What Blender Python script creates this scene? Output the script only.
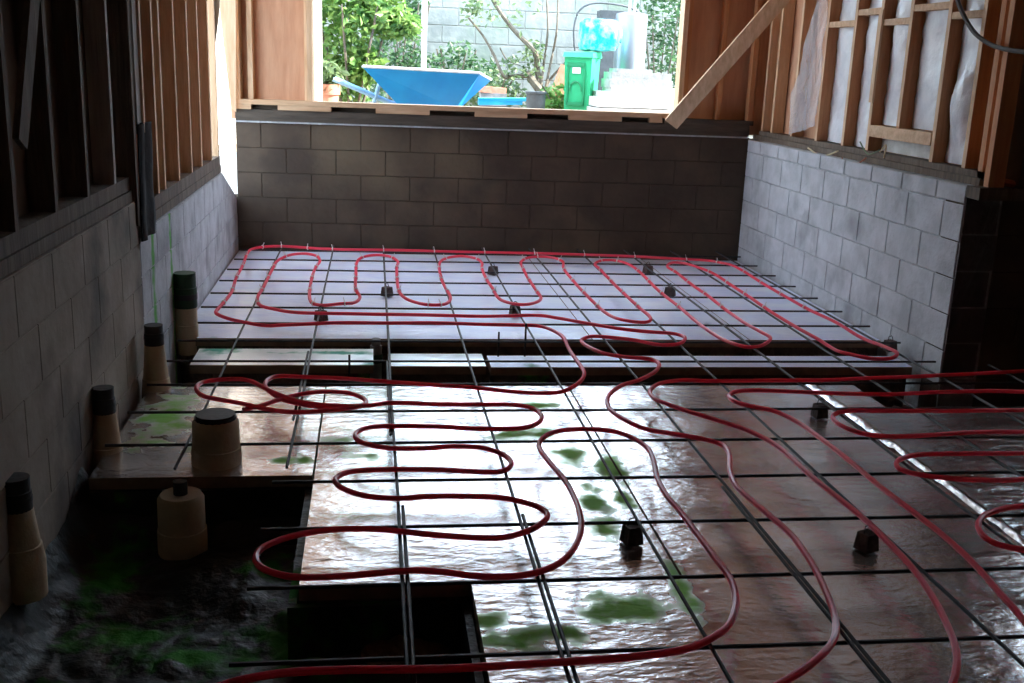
import bpy, math, random
import numpy as np
from mathutils import Vector, Matrix, noise

for o in list(bpy.data.objects): bpy.data.objects.remove(o)
sc = bpy.context.scene
col = sc.collection
rng = random.Random(7)

# ---------------------------------------------------------------- camera
F, YAW, PITCH, ROLL = 1064.9, 0.13533, 0.25428, -0.03733
CAM = Vector((-0.09214, -7.76593, 1.50468))
fw = Vector((math.sin(YAW)*math.cos(PITCH), math.cos(YAW)*math.cos(PITCH), -math.sin(PITCH)))
rt = Vector((math.cos(YAW), -math.sin(YAW), 0)); dn = fw.cross(rt)
RT = rt*math.cos(ROLL) + dn*math.sin(ROLL); DN = -rt*math.sin(ROLL) + dn*math.cos(ROLL)
cd = bpy.data.cameras.new('camera'); cam = bpy.data.objects.new('camera', cd); col.objects.link(cam)
cd.sensor_width = 36; cd.lens = F/1024*36; cd.clip_start = .02; cd.clip_end = 300
cam.matrix_world = Matrix(((RT.x, -DN.x, -fw.x, CAM.x), (RT.y, -DN.y, -fw.y, CAM.y), (RT.z, -DN.z, -fw.z, CAM.z), (0, 0, 0, 1)))
sc.camera = cam

def at(u, v, axis, val):
    d = RT*((u-512)/F) + DN*((v-341.5)/F) + fw
    return CAM + d*((val-CAM[axis])/d[axis])

# ---------------------------------------------------------------- world, sun, exposure
w = bpy.data.worlds.new('sky'); sc.world = w; w.use_nodes = True
wn = w.node_tree.nodes; wl = w.node_tree.links
wn['Background'].inputs[0].default_value = (.66, .82, 1.0, 1); wn['Background'].inputs[1].default_value = 2.6
sd = bpy.data.lights.new('sun', 'SUN'); sun = bpy.data.objects.new('sun', sd); col.objects.link(sun)
sd.energy = 9.0; sd.angle = .009; sd.color = (1, .93, .82)
sun.rotation_euler = Vector((-.80, .03, -.60)).to_track_quat('-Z', 'Y').to_euler()
sun.location = (6, 4, 8)
vs = sc.view_settings
vs.view_transform = 'Standard'; vs.look = 'None'; vs.gamma = 1; vs.use_curve_mapping = False
vs.exposure = 1.6

# ---------------------------------------------------------------- materials
def N(nt, t, **kw):
    n = nt.nodes.new(t)
    for k, v in kw.items(): setattr(n, k, v)
    return n
def rgb(c): return (c[0], c[1], c[2], 1)
def mat(name, c1, c2=None, rough=.7, metal=0, scale=6, bump=.2, stretch=(1, 1, 1), detail=5, green=None, spec=.5, bscale=None, ramp=(.35, .65), coat=0, dist=.02, coords='obj', trans=0, wear=None):
    m = bpy.data.materials.new(name); m.use_nodes = True; nt = m.node_tree; L = nt.links
    b = nt.nodes['Principled BSDF']
    b.inputs['Roughness'].default_value = rough; b.inputs['Metallic'].default_value = metal
    b.inputs['Specular IOR Level'].default_value = spec; b.inputs['Coat Weight'].default_value = coat; b.inputs['Coat Roughness'].default_value = .12
    if coords == 'obj':
        tc = N(nt, 'ShaderNodeTexCoord').outputs['Object']
    else:
        tc = N(nt, 'ShaderNodeNewGeometry').outputs['Position']
    mp = N(nt, 'ShaderNodeMapping'); mp.inputs['Scale'].default_value = stretch
    L.new(tc, mp.inputs[0])
    n1 = N(nt, 'ShaderNodeTexNoise'); n1.inputs['Scale'].default_value = scale; n1.inputs['Detail'].default_value = detail; n1.inputs['Roughness'].default_value = .6
    L.new(mp.outputs[0], n1.inputs['Vector'])
    rp = N(nt, 'ShaderNodeValToRGB'); rp.color_ramp.elements[0].position = ramp[0]; rp.color_ramp.elements[1].position = ramp[1]
    rp.color_ramp.elements[0].color = rgb(c1); rp.color_ramp.elements[1].color = rgb(c2 or c1)
    L.new(n1.outputs[0], rp.inputs[0]); out = rp.outputs[0]
    if wear:
        wc, ws, wa, wb = wear
        nw = N(nt, 'ShaderNodeTexNoise'); nw.inputs['Scale'].default_value = ws; nw.inputs['Detail'].default_value = 8
        L.new(tc, nw.inputs['Vector'])
        mr = N(nt, 'ShaderNodeMapRange'); mr.inputs[1].default_value = wa; mr.inputs[2].default_value = wb
        L.new(nw.outputs[0], mr.inputs[0])
        mx = N(nt, 'ShaderNodeMix', data_type='RGBA'); L.new(mr.outputs[0], mx.inputs[0]); L.new(out, mx.inputs[6]); mx.inputs[7].default_value = rgb(wc); out = mx.outputs[2]
    if green:
        gcol, blobs = green
        pos = N(nt, 'ShaderNodeNewGeometry').outputs['Position']
        nn = N(nt, 'ShaderNodeTexNoise'); nn.inputs['Scale'].default_value = 11; nn.inputs['Detail'].default_value = 6; L.new(pos, nn.inputs['Vector'])
        acc = None
        for (x, y, rx, ry) in blobs:
            s1 = N(nt, 'ShaderNodeVectorMath', operation='SUBTRACT'); L.new(pos, s1.inputs[0]); s1.inputs[1].default_value = (x, y, 0)
            s2 = N(nt, 'ShaderNodeVectorMath', operation='MULTIPLY'); L.new(s1.outputs[0], s2.inputs[0]); s2.inputs[1].default_value = (1/rx, 1/ry, 0)
            s3 = N(nt, 'ShaderNodeVectorMath', operation='LENGTH'); L.new(s2.outputs[0], s3.inputs[0])
            if acc is None: acc = s3.outputs['Value']
            else:
                mn = N(nt, 'ShaderNodeMath', operation='MINIMUM'); L.new(acc, mn.inputs[0]); L.new(s3.outputs['Value'], mn.inputs[1]); acc = mn.outputs[0]
        ad = N(nt, 'ShaderNodeMath', operation='MULTIPLY_ADD'); L.new(nn.outputs[0], ad.inputs[0]); ad.inputs[1].default_value = 2.6; L.new(acc, ad.inputs[2])
        mr = N(nt, 'ShaderNodeMapRange'); mr.inputs[1].default_value = 2.25; mr.inputs[2].default_value = 1.55; L.new(ad.outputs[0], mr.inputs[0])
        mu = N(nt, 'ShaderNodeMath', operation='MULTIPLY'); L.new(mr.outputs[0], mu.inputs[0]); mu.inputs[1].default_value = .85
        mx = N(nt, 'ShaderNodeMix', data_type='RGBA'); L.new(mu.outputs[0], mx.inputs[0]); L.new(out, mx.inputs[6]); mx.inputs[7].default_value = rgb(gcol); out = mx.outputs[2]
        mq = N(nt, 'ShaderNodeMapRange'); mq.inputs[3].default_value = rough; mq.inputs[4].default_value = .9; L.new(mu.outputs[0], mq.inputs[0]); L.new(mq.outputs[0], b.inputs['Roughness'])
        mq = N(nt, 'ShaderNodeMapRange'); mq.inputs[3].default_value = spec; mq.inputs[4].default_value = .04; L.new(mu.outputs[0], mq.inputs[0]); L.new(mq.outputs[0], b.inputs['Specular IOR Level'])
        if metal:
            mm = N(nt, 'ShaderNodeMapRange'); mm.inputs[3].default_value = metal; mm.inputs[4].default_value = 0; L.new(mu.outputs[0], mm.inputs[0]); L.new(mm.outputs[0], b.inputs['Metallic'])
    L.new(out, b.inputs['Base Color'])
    if bump:
        n2 = N(nt, 'ShaderNodeTexNoise'); n2.inputs['Scale'].default_value = bscale or scale*3; n2.inputs['Detail'].default_value = 6
        L.new(mp.outputs[0], n2.inputs['Vector'])
        bp = N(nt, 'ShaderNodeBump'); bp.inputs['Strength'].default_value = bump; bp.inputs['Distance'].default_value = dist
        L.new(n2.outputs[0], bp.inputs['Height']); L.new(bp.outputs[0], b.inputs['Normal'])
    if trans: b.inputs['Transmission Weight'].default_value = trans
    return m

GREEN = (.26, .66, .06)
blobs = [(-.76, -3.47, .10, .10), (-1.0, -3.15, .13, .40), (-1.06, -2.62, .10, .12), (-.46, -3.66, .09, .07), (-.36, -3.65, .05, .07), (-.24, -3.42, .10, .05),
         (.79, -2.46, .10, .18), (.66, -2.97, .12, .07), (.57, -3.38, .16, .10), (.75, -3.67, .10, .12), (.88, -3.78, .08, .18), (.74, -4.12, .06, .16), (.86, -4.1, .05, .10),
         (.72, -4.35, .07, .16), (.88, -4.82, .05, .18), (.66, -4.93, .16, .12), (.36, -5.08, .20, .07), (.22, -4.98, .10, .06), (-.1, -3.62, .10, .05)]
tblobs = [(1.85, -2.38, .28, .08), (.78, -2.4, .14, .25), (-.27, -1.95, .34, .05), (.25, -1.74, .42, .04), (-.95, -1.85, .2, .16), (.4, -1.9, .12, .06), (-.08, -2.3, .08, .3), (-.7, -1.8, .25, .03)]
pblobs = [(-1.0, -4.15, .12, .30), (-.85, -4.6, .25, .14), (-.45, -4.2, .12, .14), (-.6, -4.75, .3, .1), (-.35, -4.65, .15, .2), (-.9, -5.0, .4, .12), (-.2, -4.95, .14, .12), (-.8, -5.4, .4, .14), (-.1, -4.7, .1, .12)]

M = {}
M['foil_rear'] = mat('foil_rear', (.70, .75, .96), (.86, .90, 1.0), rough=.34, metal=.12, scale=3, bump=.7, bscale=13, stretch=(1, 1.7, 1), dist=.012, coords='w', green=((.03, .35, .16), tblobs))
M['foil'] = mat('foil', (.60, .56, .54), (.84, .82, .81), rough=.22, metal=.85, scale=3, bump=.5, bscale=15, stretch=(1, 1.8, 1), dist=.010, coords='w', green=(GREEN, blobs))
M['foil_grey'] = mat('foil_grey', (.48, .53, .53), (.66, .70, .71), rough=.18, metal=.8, scale=4, bump=.9, bscale=12, stretch=(1, 1.5, 1), dist=.02, coords='w')
M['foil_white'] = mat('foil_white', (.80, .86, .88), (.92, .96, .97), rough=.3, metal=.35, scale=4, bump=.3, coords='w', green=((.02, .42, .25), tblobs))
M['tape'] = mat('tape', (.85, .87, .88), (.95, .95, .95), rough=.22, metal=.6, scale=12, bump=.6, dist=.01)
M['foam_edge'] = mat('foam_edge', (.22, .15, .10), (.34, .24, .16), rough=.9, scale=9, coords='w')
M['soil'] = mat('soil', (.05, .036, .030), (.16, .115, .09), rough=.95, scale=7, bump=.9, dist=.04, coords='w', green=((.10, .42, .05), tblobs))
M['redearth'] = mat('redearth', (.16, .08, .04), (.30, .17, .09), rough=.95, scale=14, bump=.8, coords='w')
M['black_plastic'] = mat('black_plastic', (.010, .011, .010), (.03, .032, .028), rough=.5, spec=.35, scale=5, bump=.6, dist=.03, coords='w', green=((.05, .26, .03), pblobs))
M['rebar'] = mat('rebar', (.022, .020, .022), (.05, .042, .04), rough=.6, metal=.3, scale=40, bump=.5, bscale=120, dist=.003, coords='w')
M['pex'] = mat('pex', (.92, .06, .12), (.98, .10, .17), rough=.32, scale=5, bump=0, spec=.5)
nt = M['pex'].node_tree; b0 = nt.nodes['Principled BSDF']; tr0 = nt.nodes.new('ShaderNodeBsdfTranslucent'); tr0.inputs[0].default_value = (.95, .10, .16, 1)
mx0 = nt.nodes.new('ShaderNodeMixShader'); mx0.inputs[0].default_value = .35
nt.links.new(b0.outputs[0], mx0.inputs[1]); nt.links.new(tr0.outputs[0], mx0.inputs[2]); nt.links.new(mx0.outputs[0], nt.nodes['Material Output'].inputs[0])
M['tie'] = mat('tie', (.85, .80, .80), rough=.4, bump=0)
M['dobie'] = mat('dobie', (.06, .042, .036), (.13, .09, .075), rough=.9, scale=25, bump=.5)
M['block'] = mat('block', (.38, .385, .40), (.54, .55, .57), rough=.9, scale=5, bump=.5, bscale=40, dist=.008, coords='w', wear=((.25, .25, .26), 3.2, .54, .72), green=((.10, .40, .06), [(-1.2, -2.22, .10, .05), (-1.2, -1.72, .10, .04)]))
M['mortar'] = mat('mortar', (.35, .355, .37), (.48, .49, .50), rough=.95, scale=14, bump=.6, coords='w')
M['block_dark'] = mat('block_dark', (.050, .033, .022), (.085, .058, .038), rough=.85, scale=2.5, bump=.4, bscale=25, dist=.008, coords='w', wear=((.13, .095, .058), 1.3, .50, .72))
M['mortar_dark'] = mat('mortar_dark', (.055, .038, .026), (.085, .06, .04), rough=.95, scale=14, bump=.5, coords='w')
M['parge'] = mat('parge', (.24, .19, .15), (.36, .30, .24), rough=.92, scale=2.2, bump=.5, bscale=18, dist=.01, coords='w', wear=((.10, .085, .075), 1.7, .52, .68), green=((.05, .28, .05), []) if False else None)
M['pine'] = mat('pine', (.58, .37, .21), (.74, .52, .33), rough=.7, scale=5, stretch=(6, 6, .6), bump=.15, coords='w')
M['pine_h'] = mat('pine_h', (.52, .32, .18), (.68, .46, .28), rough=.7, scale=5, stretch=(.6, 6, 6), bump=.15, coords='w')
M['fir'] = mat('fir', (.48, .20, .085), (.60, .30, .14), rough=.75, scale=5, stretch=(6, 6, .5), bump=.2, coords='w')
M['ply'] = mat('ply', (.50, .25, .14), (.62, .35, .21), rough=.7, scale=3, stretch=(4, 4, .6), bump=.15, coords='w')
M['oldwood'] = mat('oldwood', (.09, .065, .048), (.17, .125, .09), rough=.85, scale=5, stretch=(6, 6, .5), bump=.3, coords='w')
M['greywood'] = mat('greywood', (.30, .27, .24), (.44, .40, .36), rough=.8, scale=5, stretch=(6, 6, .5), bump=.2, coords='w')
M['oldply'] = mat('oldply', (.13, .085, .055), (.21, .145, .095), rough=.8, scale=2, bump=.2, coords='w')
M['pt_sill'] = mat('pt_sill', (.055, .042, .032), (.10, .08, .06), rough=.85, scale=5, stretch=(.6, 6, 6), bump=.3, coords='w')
M['felt'] = mat('felt', (.012, .011, .011), (.025, .024, .024), rough=.9, scale=9)
M['poly'] = mat('poly', (.66, .68, .72), (.86, .87, .90), rough=.28, scale=5, bump=.6, bscale=12, dist=.02, coords='w')
M['batt'] = mat('batt', (.66, .64, .60), (.82, .80, .77), rough=.9, scale=12, bump=.5, coords='w')
M['pipe_wrap'] = mat('pipe_wrap', (.50, .38, .24), (.64, .50, .34), rough=.75, scale=6, bump=.3, bscale=20)
M['rubber'] = mat('rubber', (.012, .012, .012), (.03, .03, .03), rough=.6, scale=9)
M['rubber_green'] = mat('rubber_green', (.010, .03, .014), (.012, .07, .02), rough=.6, scale=9)
M['cable'] = mat('cable', (.06, .05, .045), rough=.5, bump=0)
M['straw'] = mat('straw', (.55, .45, .26), (.66, .56, .36), rough=.8, scale=20)
M['redscrap'] = mat('redscrap', (.30, .07, .03), (.42, .13, .05), rough=.8, scale=14)
M['white'] = mat('white', (.8, .82, .84), rough=.5, bump=0)
M['stucco'] = mat('stucco', (.80, .76, .70), (.88, .84, .78), rough=.9, scale=12, bump=.3)
M['gblock'] = mat('gblock', (.24, .26, .25), (.34, .36, .34), rough=.95, scale=4, bump=.4, coords='w', wear=((.20, .26, .20), 1.2, .52, .7))
M['gmortar'] = mat('gmortar', (.36, .37, .35), (.44, .44, .42), rough=.95, scale=12, coords='w')
M['ground'] = mat('ground', (.22, .18, .13), (.34, .29, .22), rough=.95, scale=4, bump=.6, coords='w')
M['barrow'] = mat('barrow', (.005, .25, .72), (.01, .33, .82), rough=.38, scale=3, bump=.05)
M['barrow_rim'] = mat('barrow_rim', (.55, .66, .78), (.70, .78, .86), rough=.4, scale=6, bump=.1)
M['barrow_leg'] = mat('barrow_leg', (.20, .42, .66), (.30, .52, .74), rough=.4, scale=6, bump=.1)
M['bluewood'] = mat('bluewood', (.02, .36, .75), (.04, .46, .85), rough=.5, scale=6, bump=.1)
M['terracotta'] = mat('terracotta', (.50, .20, .12), (.64, .30, .20), rough=.8, scale=8)
M['bin'] = mat('bin', (.02, .40, .17), (.03, .48, .22), rough=.45, scale=4, bump=.05)
M['bin_dark'] = mat('bin_dark', (.012, .22, .09), (.015, .26, .11), rough=.5, scale=4, bump=.05)
M['bag'] = mat('bag', (.01, .36, .48), (.40, .70, .78), rough=.2, scale=7, bump=.8, bscale=9, dist=.03, ramp=(.45, .62))
M['heater'] = mat('heater', (.24, .28, .33), (.30, .34, .39), rough=.35, metal=.6, scale=3, bump=.03)
M['dkgrey'] = mat('dkgrey', (.05, .06, .065), (.09, .10, .11), rough=.6, scale=8)
M['paver'] = mat('paver', (.50, .49, .46), (.62, .61, .58), rough=.9, scale=9, bump=.3)
M['paver_grey'] = mat('paver_grey', (.26, .27, .26), (.36, .37, .36), rough=.9, scale=9, bump=.3)
M['bark'] = mat('bark', (.10, .085, .065), (.18, .155, .12), rough=.9, scale=9, bump=.5)
M['post'] = mat('post', (.74, .78, .82), (.84, .87, .90), rough=.5, scale=5, bump=.1)
def leafmat(name, c1, c2):
    m = bpy.data.materials.new(name); m.use_nodes = True; nt = m.node_tree; L = nt.links
    b = nt.nodes['Principled BSDF']; b.inputs['Roughness'].default_value = .45
    pos = N(nt, 'ShaderNodeNewGeometry').outputs['Position']
    n1 = N(nt, 'ShaderNodeTexNoise'); n1.inputs['Scale'].default_value = 9; L.new(pos, n1.inputs['Vector'])
    rp = N(nt, 'ShaderNodeValToRGB'); rp.color_ramp.elements[0].position = .35; rp.color_ramp.elements[1].position = .65
    rp.color_ramp.elements[0].color = rgb(c1); rp.color_ramp.elements[1].color = rgb(c2)
    L.new(n1.outputs[0], rp.inputs[0]); L.new(rp.outputs[0], b.inputs['Base Color'])
    t = N(nt, 'ShaderNodeBsdfTranslucent'); L.new(rp.outputs[0], t.inputs[0])
    mx = N(nt, 'ShaderNodeMixShader'); mx.inputs[0].default_value = .4
    L.new(b.outputs[0], mx.inputs[1]); L.new(t.outputs[0], mx.inputs[2]); L.new(mx.outputs[0], nt.nodes['Material Output'].inputs[0])
    return m
M['leaf'] = leafmat('leaf', (.08, .21, .045), (.24, .38, .10))
M['leaf_dark'] = leafmat('leaf_dark', (.035, .10, .045), (.08, .17, .07))
M['leaf_pale'] = leafmat('leaf_pale', (.09, .16, .07), (.18, .25, .12))
def filmmat():
    m = bpy.data.materials.new('clear_film'); m.use_nodes = True; nt = m.node_tree; L = nt.links
    b = nt.nodes['Principled BSDF']; b.inputs['Base Color'].default_value = (.85, .84, .86, 1); b.inputs['Roughness'].default_value = .18
    t = N(nt, 'ShaderNodeBsdfTransparent'); mx = N(nt, 'ShaderNodeMixShader'); mx.inputs[0].default_value = .42
    n2 = N(nt, 'ShaderNodeTexNoise'); n2.inputs['Scale'].default_value = 9; n2.inputs['Detail'].default_value = 5; bp = N(nt, 'ShaderNodeBump'); bp.inputs['Strength'].default_value = .9; bp.inputs['Distance'].default_value = .03; L.new(n2.outputs[0], bp.inputs['Height']); L.new(bp.outputs[0], b.inputs['Normal'])
    L.new(t.outputs[0], mx.inputs[1]); L.new(b.outputs[0], mx.inputs[2]); L.new(mx.outputs[0], nt.nodes['Material Output'].inputs[0])
    return m
M['film'] = filmmat()

# ---------------------------------------------------------------- mesh helpers
class MB:
    def __init__(s): s.v = []; s.f = []
    def box(s, x0, x1, y0, y1, z0, z1):
        b = len(s.v)
        s.v += [(x, y, z) for z in (z0, z1) for y in (y0, y1) for x in (x0, x1)]
        s.f += [tuple(b+i for i in q) for q in ((0, 2, 3, 1), (4, 5, 7, 6), (0, 1, 5, 4), (2, 6, 7, 3), (0, 4, 6, 2), (1, 3, 7, 5))]
        return s
    def beam(s, a, b, wd, ht, up=(0, 0, 1)):
        a = Vector(a); b = Vector(b); d = (b-a).normalized(); sd = d.cross(Vector(up)).normalized(); u = sd.cross(d)
        k = len(s.v)
        for p in (a, b):
            for (i, j) in ((-1, -1), (1, -1), (1, 1), (-1, 1)): s.v.append(tuple(p+sd*(i*wd/2)+u*(j*ht/2)))
        s.f += [tuple(k+i for i in q) for q in ((0, 1, 2, 3), (7, 6, 5, 4), (0, 4, 5, 1), (1, 5, 6, 2), (2, 6, 7, 3), (3, 7, 4, 0))]
        return s
    def hexa(s, bottom, top):   # frustum-like from two quads
        k = len(s.v); s.v += [tuple(p) for p in bottom] + [tuple(p) for p in top]
        s.f += [tuple(k+i for i in q) for q in ((3, 2, 1, 0), (4, 5, 6, 7), (0, 1, 5, 4), (1, 2, 6, 5), (2, 3, 7, 6), (3, 0, 4, 7))]
        return s
    def tube(s, pts, r, n=8, cap=True):
        pts = [Vector(p) for p in pts]; k = len(s.v); m = len(pts)
        rs = r if isinstance(r, (list, tuple)) else [r]*m
        ref = Vector((0, 0, 1))
        for i, p in enumerate(pts):
            d = (pts[min(i+1, m-1)]-pts[max(i-1, 0)]).normalized()
            rf = ref if abs(d.dot(ref)) < .95 else Vector((1, 0, 0))
            a = d.cross(rf).normalized(); b = a.cross(d)
            for j in range(n):
                t = 2*math.pi*j/n; s.v.append(tuple(p+(a*math.cos(t)+b*math.sin(t))*rs[i]))
        for i in range(m-1):
            for j in range(n):
                s.f.append((k+i*n+j, k+i*n+(j+1) % n, k+(i+1)*n+(j+1) % n, k+(i+1)*n+j))
        if cap:
            s.f.append(tuple(k+j for j in reversed(range(n)))); s.f.append(tuple(k+(m-1)*n+j for j in range(n)))
        return s
    def lathe(s, prof, cx=0, cy=0, n=24):
        k = len(s.v)
        for (r, z) in prof:
            for j in range(n):
                t = 2*math.pi*j/n; s.v.append((cx+r*math.cos(t), cy+r*math.sin(t), z))
        for i in range(len(prof)-1):
            for j in range(n):
                s.f.append((k+i*n+j, k+i*n+(j+1) % n, k+(i+1)*n+(j+1) % n, k+(i+1)*n+j))
        s.f.append(tuple(k+j for j in reversed(range(n)))); s.f.append(tuple(k+(len(prof)-1)*n+j for j in range(n)))
        return s
    def grid(s, fn, nu, nv):
        k = len(s.v)
        for i in range(nu+1):
            for j in range(nv+1): s.v.append(tuple(fn(i/nu, j/nv)))
        for i in range(nu):
            for j in range(nv):
                a = k+i*(nv+1)+j; s.f.append((a, a+1, a+nv+2, a+nv+1))
        return s
    def mesh(s, name, m, smooth=False):
        me = bpy.data.meshes.new(name); me.from_pydata(s.v, [], s.f); me.validate(); me.update()
        if m: me.materials.append(M[m])
        if smooth:
            for p in me.polygons: p.use_smooth = True
            try: me.set_sharp_from_angle(angle=math.radians(40))
            except Exception: pass
        return me
    def build(s, name, m, parent=None, smooth=False, loc=None):
        o = bpy.data.objects.new(name, s.mesh(name, m, smooth)); col.objects.link(o)
        if parent: o.parent = parent
        if loc: o.location = loc
        return o
def tag(o, label=None, cat=None, group=None, kind=None):
    if label: o['label'] = label
    if cat: o['category'] = cat
    if group: o['group'] = group
    if kind: o['kind'] = kind
    return o
def empty(name, loc=(0, 0, 0), rz=0):
    o = bpy.data.objects.new(name, None); col.objects.link(o); o.location = loc; o.rotation_euler = (0, 0, rz); o.empty_display_size = .1
    return o
def inst(name, me, parent, loc, rot=None, scale=None):
    o = bpy.data.objects.new(name, me); col.objects.link(o); o.parent = parent; o.location = loc
    if rot: o.rotation_euler = rot
    if scale: o.scale = scale
    return o
def struct(o, label, cat='wall'):
    return tag(o, label, None, None, 'structure')
def bevelled(w_, d_, h_, b, name, m):   # box with chamfered front/top edges, centred in x, base at z=0, y 0..d
    x = w_/2
    mb = MB(); mb.hexa([(-x, b, 0), (x, b, 0), (x, d_, 0), (-x, d_, 0)], [(-x, b, h_), (x, b, h_), (x, d_, h_), (-x, d_, h_)])
    mb = MB()
    k = [(-x, b), (-x+b, 0), (x-b, 0), (x, b), (x, d_), (-x, d_)]
    vb = [(p[0], p[1], (b if i in (1, 2) else 0)) for i, p in enumerate(k)]
    vt = [(p[0], p[1], (h_-b if i in (1, 2) else h_)) for i, p in enumerate(k)]
    mb.v = vb+vt
    mb.f = [(5, 4, 3, 2, 1, 0), (6, 7, 8, 9, 10, 11)] + [(i, (i+1) % 6, (i+1) % 6+6, i+6) for i in range(6)]
    return mb.mesh(name, m)

# ================================================================ THE SETTING
ZG = .70
S = .4064
XL, XR = -1.20, 3.06
Z_SOIL, Z_B0, Z_F = -.40, -.12, -.07
PIV = Vector((-1.20, 1.30, 0)); TH = math.atan2(1.06-1.30, 4.26)
def bw(x, y, z): return (PIV.x+x*math.cos(TH)-y*math.sin(TH), PIV.y+x*math.sin(TH)+y*math.cos(TH), z)
def wall_obj(o): o.location = PIV; o.rotation_euler = (0, 0, TH); return o

# ---- floor: earth with raised beds under the insulation boards
def earth(u, v):
    x = -1.5+u*7.3; y = -9.6+v*11.2
    return (x, y, Z_SOIL + .05*noise.noise(Vector((x*2.3, y*2.3, 0))) + .025*noise.noise(Vector((x*8, y*8, 3))))
fl = MB().grid(lambda u, v: earth(u, v), 110, 150)
beds = [(-1.19, 3.05, -1.70, 1.05), (-1.04, -.09, -2.18, -1.86), (.0, .52, -2.20, -1.96), (.56, 2.98, -2.22, -2.0),
        (-1.15, -.325, -3.81, -2.66), (-.315, 2.43, -4.73, -2.66), (2.44, 5.1, -4.73, -3.06), (.225, 5.1, -9.4, -4.74), (-1.15, .22, -9.4, -6.6)]
for (x0, x1, y0, y1) in beds: fl.box(x0+.01, x1-.01, y0+.012, y1-.012, Z_SOIL-.1, Z_B0)
floor = fl.build('floor', 'soil'); struct(floor, 'dark earth floor with trenches and rubble')

# loose rubble in the trench, one object of uncountable crumbs
rb = MB()
for i in range(900):
    if i < 600: x = rng.uniform(-1.1, 3.0); y = rng.uniform(-2.62, -2.24)
    else: x = rng.uniform(2.5, 4.6); y = rng.uniform(-3.0, -2.46)
    z = Z_SOIL+.03+.05*noise.noise(Vector((x*2.3, y*2.3, 0))); r = rng.uniform(.008, .03)
    if x > 2 and rng.random() < .4: r *= 1.7
    b = [(x+r*math.cos(a+.4)*rng.uniform(.7, 1.2), y+r*math.sin(a+.4)*rng.uniform(.7, 1.2), z-r) for a in (0, 1.57, 3.14, 4.71)]
    t = [(x+.6*r*math.cos(a)*rng.uniform(.7, 1.2), y+.6*r*math.sin(a)*rng.uniform(.7, 1.2), z+r*.9) for a in (0, 1.57, 3.14, 4.71)]
    rb.hexa(b, t)
tag(rb.build('rubble', 'soil'), 'dark crumbs of earth and rubble lying in the trench', 'rubble', kind='stuff')

# ---- block walls
def blocks(parent, L, courses, z0, me, half, gap_after=None, jitter=.003, x_of=None, axis_rot=0, origin=(0, 0, 0), bl=.4064, ch=.2032, zmax=9, keep=None):
    n = 0
    for c in range(courses):
        off = (c % 2)*bl/2
        x = off-bl/2+bl/2 if c % 2 == 0 else off
        xs = []
        p = 0.0 if c % 2 == 0 else -bl/2
        while p < L-.02:
            a = max(p, 0); b = min(p+bl, L)
            if b-a > .06: xs.append((a, b))
            p += bl
        for (a, b) in xs:
            if keep and not keep((a+b)/2, z0+c*ch, a, b): continue
            o = inst('block', me, parent, (origin[0]+math.cos(axis_rot)*(a+b)/2, origin[1]+math.sin(axis_rot)*(a+b)/2, z0+c*ch), (0, 0, axis_rot), ((b-a-.010)/.3964, 1+rng.uniform(-.25, .25), 1))
            n += 1
    return n
blk = bevelled(.3984, .008, .1972, .003, 'block', 'block'); cap = bevelled(.3964, .012, .0952, .004, 'cap_block', 'block')
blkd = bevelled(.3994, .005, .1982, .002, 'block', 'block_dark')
blkp = bevelled(.3984, .004, .1972, .002, 'block', 'parge')

# back wall (slightly skewed in plan); local x runs to the right, y outwards
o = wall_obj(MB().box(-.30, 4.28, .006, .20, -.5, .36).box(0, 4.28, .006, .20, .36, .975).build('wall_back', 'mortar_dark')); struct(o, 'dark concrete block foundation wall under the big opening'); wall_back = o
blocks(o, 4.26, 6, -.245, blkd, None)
tr = wall_obj(MB().box(.0, 4.26, -.014, .19, .972, .984).build('trim_1', 'mortar')); struct(tr, 'thin pale mortar bed along the top of the back block wall')
# sills
fb = wall_obj(MB().box(-.05, 4.45, .15, .165, 1.155, 2.80).build('wall_back_framing', None))
bpy.data.objects.remove(fb)
s = MB(); s.box(-.06, .618, .146, .158, .99, 2.95); s.box(3.655, 4.52, .146, .158, .99, 2.95); s.box(.618, 3.655, .146, .158, 2.80, 2.95)
wf = wall_obj(s.build('wall_back_upper', 'ply')); struct(wf, 'reddish plywood sheathing around the big opening')
MB().box(.0, 4.27, .0, .145, .985, 1.076).build('sill_beam', 'pt_sill', wf)
MB().box(.0, 3.63, -.012, .145, 1.116, 1.155).build('sill_plate', 'pine_h', wf)
edges = [0]+[at(u, v, 1, 1.2).x+1.2 for u, v in ((250, 107), (277, 108), (331, 110), (376, 111), (430, 113), (475, 115), (527, 117), (568, 118), (620, 120), (647, 122))]+[3.52]
for i in range(0, len(edges), 2): MB().box(edges[i], edges[i+1], -.010, .06, 1.077, 1.115).build('shim_plank', 'pine_h', wf)
MB().box(.0, 3.53, .062, .145, 1.077, 1.1155).build('sill_backer', 'pt_sill', wf)
MB().box(3.54, 4.30, .0, .145, 1.077, 1.115).build('sill_plate', 'pt_sill', wf)
def stud(x0, x1, y0, y1, z0, z1, m, parent, nm='stud'): return MB().box(x0, x1, y0, y1, z0, z1).build(nm, m, parent)
stud(-.02, .045, .0, .145, 1.156, 2.8, 'pine', wf); stud(.10, .14, .055, .145, 1.156, 2.8, 'pine', wf)
stud(.555, .578, .055, .145, 1.156, 2.8, 'pine', wf); stud(.580, .625, .01, .17, 1.156, 2.8, 'pine', wf, 'jamb')
stud(3.645, 3.685, .01, .17, 1.10, 2.8, 'pine', wf, 'jamb'); stud(3.69, 3.73, .055, .145, 1.116, 2.8, 'fir', wf)
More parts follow.
